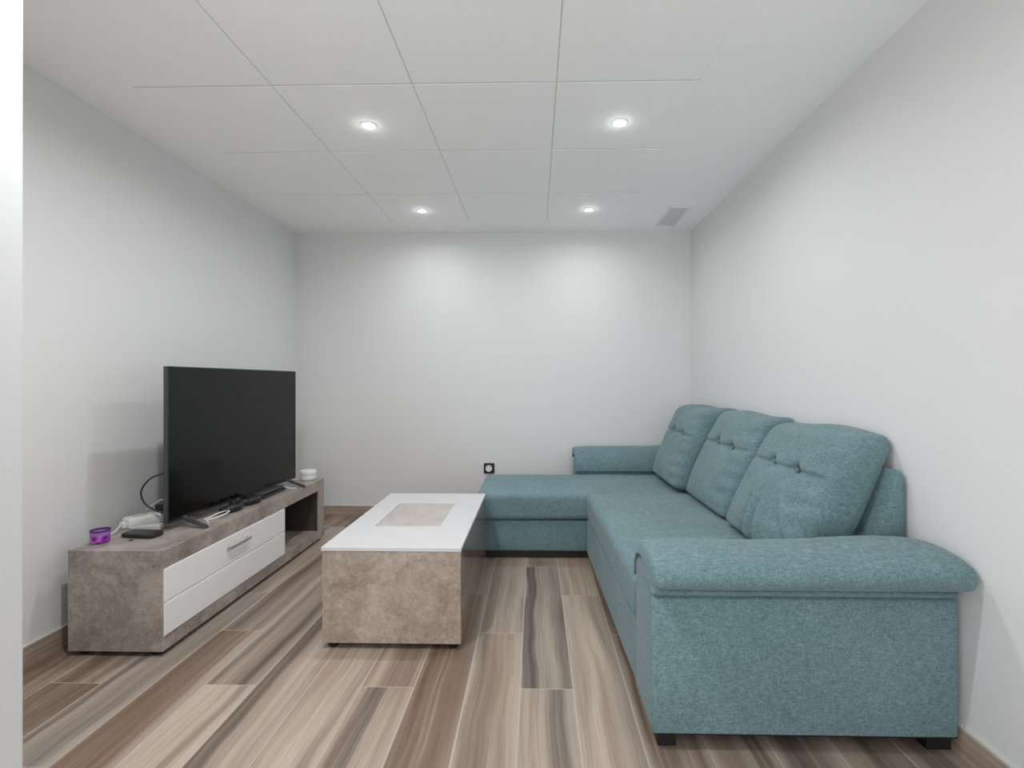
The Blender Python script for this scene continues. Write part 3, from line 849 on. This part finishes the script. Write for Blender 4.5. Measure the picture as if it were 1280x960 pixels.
# back cushions
def cushion(label, y0, y1, seed, top, xf0=.905, xf1=1.150, folds=False):
    z0, z1 = SZ + .010, top
    H = z1 - z0; W = y1 - y0; D = .17
    root = thing('back_cushion', label, 'cushion', ((xf0 + xf1) / 2 + .06, (y0 + y1) / 2, z0), 'tufted back cushions on the sofa')
    bt = [(y0 + W * .36, .655), (y0 + W * .66, .665)]
    def f(co, n):
        v = (co.z - z0) / H; y = co.y
        xf = xf0 + (xf1 - xf0) * v; xb = 1.105 + .215 * v
        t = (n.x + 1) / 2
        edge = max(0.0, 1 - abs(n.y) ** 3.0) * max(0.0, 1 - abs(2 * v - 1) ** 3.2)
        d = 0.0
        if n.x < .2:
            w = smoothstep(.2, -.5, n.x) if False else 1.0
            d -= .040 * edge
            d -= .012 * gauss(v - .30, .2) * edge
            for (yb_, vb) in bt:
                r = math.hypot((y - yb_), (v - vb) * H)
                d += .034 * gauss(r, .020) + .012 * gauss(r, .05)
            cr = .018 * math.sin((y - y0) / W * PI)
            dv = (v - .655) * H
            d += .016 * gauss(dv, .009) * (1 - smoothstep(.78, .98, abs(n.y)))
            d += .006 * wr((y * 1.0, v * 1.2, seed), 5.0, 1.0) * edge
            d += .004 * wr((y * 2.0, v * 1.5, seed + 4), 9.0, 1.0) * edge
            # small puckers along the near side seam
            d += .005 * math.sin(v * 42 + seed) * gauss(n.y + .80, .16) * edge ** .3
            if folds:
                # long folds at the lower far corner
                q = (y1 - y) / W
                for (qc, sl, a, s) in ((.35, .10, .022, .026), (.46, .16, .022, .026), (.62, .70, .016, .024)):
                    line = qc + sl * (.50 - v)
                    d += a * gauss((q - line) * W, s * .7) * smoothstep(.55, .25, v) * smoothstep(0.0, .06, v)
                    d -= a * .6 * gauss((q - line - .055) * W, s * .7) * smoothstep(.55, .25, v) * smoothstep(0.0, .06, v)
        x = xf * (1 - t) + xb * t + d
        # the top edge sags towards its ends
        z = co.z - .006 * (abs(n.y) ** 2) * smoothstep(.6, 1.0, v) - .007 * smoothstep(.7, 1, v) * math.sin(y * 11 + seed)
        # sides bulge a little
        yy = co.y + .012 * n.y * (1 - abs(2 * v - 1) ** 2) * (1 if abs(n.y) > .7 else 0)
        # the cover rests against the backrest and the armrest pad without passing into them
        if z < .745: lim = 1.140 + (1.244 - 1.140) * (z - .45) / .295
        elif z < .803: lim = 1.244 + .015 * (z - .745) / .058
        elif z < .828: lim = 1.258
        else: lim = min(1.258 + (z - .828) * 1.1, 1.285)
        yy = max(yy, 1.763 - .022 * smoothstep(.62, .84, z))
        return Vector((min(x, lim - .0045), yy, z))
    bm = rbox(0, D, y0 + .013, y1 - .013, z0, z1, (.060, .038, .045), (6, 84, 72), 6, f)
    c = obj('cushion_cover', bm, FAB, root, smooth=True)
    # buttons sunk in the dents
    for (yb_, vb) in bt:
        z = z0 + vb * H; x = xf0 + (xf1 - xf0) * vb - .004
        bm = bmesh.new(); add_lathe(bm, [(0, -.004), (.009, -.004), (.0115, 0), (.009, .004), (0, .0055)], (0, 0, 0), 18)
        bmesh.ops.rotate(bm, verts=bm.verts, cent=(0, 0, 0), matrix=Matrix.Rotation(-PI / 2 - .38, 3, 'Y').to_3x3())
        bmesh.ops.translate(bm, verts=bm.verts, vec=(x, yb_, z))
        obj('button', bm, FAB, root, smooth=True)
    return root
cushion('teal tufted back cushion nearest the front armrest, with folds at its lower corner', 1.762, 2.405, 1.3, .945, .905, 1.155, True)
cushion('middle teal tufted back cushion, between the other two on the sofa', 2.405, 3.050, 4.1, .955, .915, 1.145)
cushion('teal tufted back cushion farthest away, beside the chaise armrest at the back wall', 3.055, 3.700, 8.7, .960, .868, 1.075)

# ------------------------------------------------------------------ light from the open side and camera
w = bpy.data.worlds.new('sky'); SC.world = w; w.use_nodes = True
w.node_tree.nodes['Background'].inputs[0].default_value = (0.96, 0.98, 1.0, 1)
w.node_tree.nodes['Background'].inputs[1].default_value = SKY

cam = bpy.data.cameras.new('camera'); co = bpy.data.objects.new('camera', cam); COL.objects.link(co)
F_PX, CX, CY = 607.0, 656.5, 477.5
cam.sensor_width = 36.0; cam.lens = F_PX / 1280 * 36.0
cam.shift_x = -(CX - 640) / 1280; cam.shift_y = -(480 - CY) / 1280
cam.clip_start = 0.02
co.location = (0, 0, 1.129); co.rotation_euler = (PI / 2, 0, math.atan(12.5 / 607))
SC.camera = co

vs = SC.view_settings
SC.display_settings.display_device = 'sRGB'
vs.view_transform = 'Standard'; vs.look = 'None'; vs.gamma = 1.0; vs.use_curve_mapping = False
vs.exposure = 0.06
SC.cycles.max_bounces = 10; SC.cycles.diffuse_bounces = 7; SC.cycles.glossy_bounces = 4
SC.cycles.caustics_reflective = False; SC.cycles.caustics_refractive = False
SC.cycles.use_denoising = True
SC.cycles.sample_clamp_indirect = 6.0
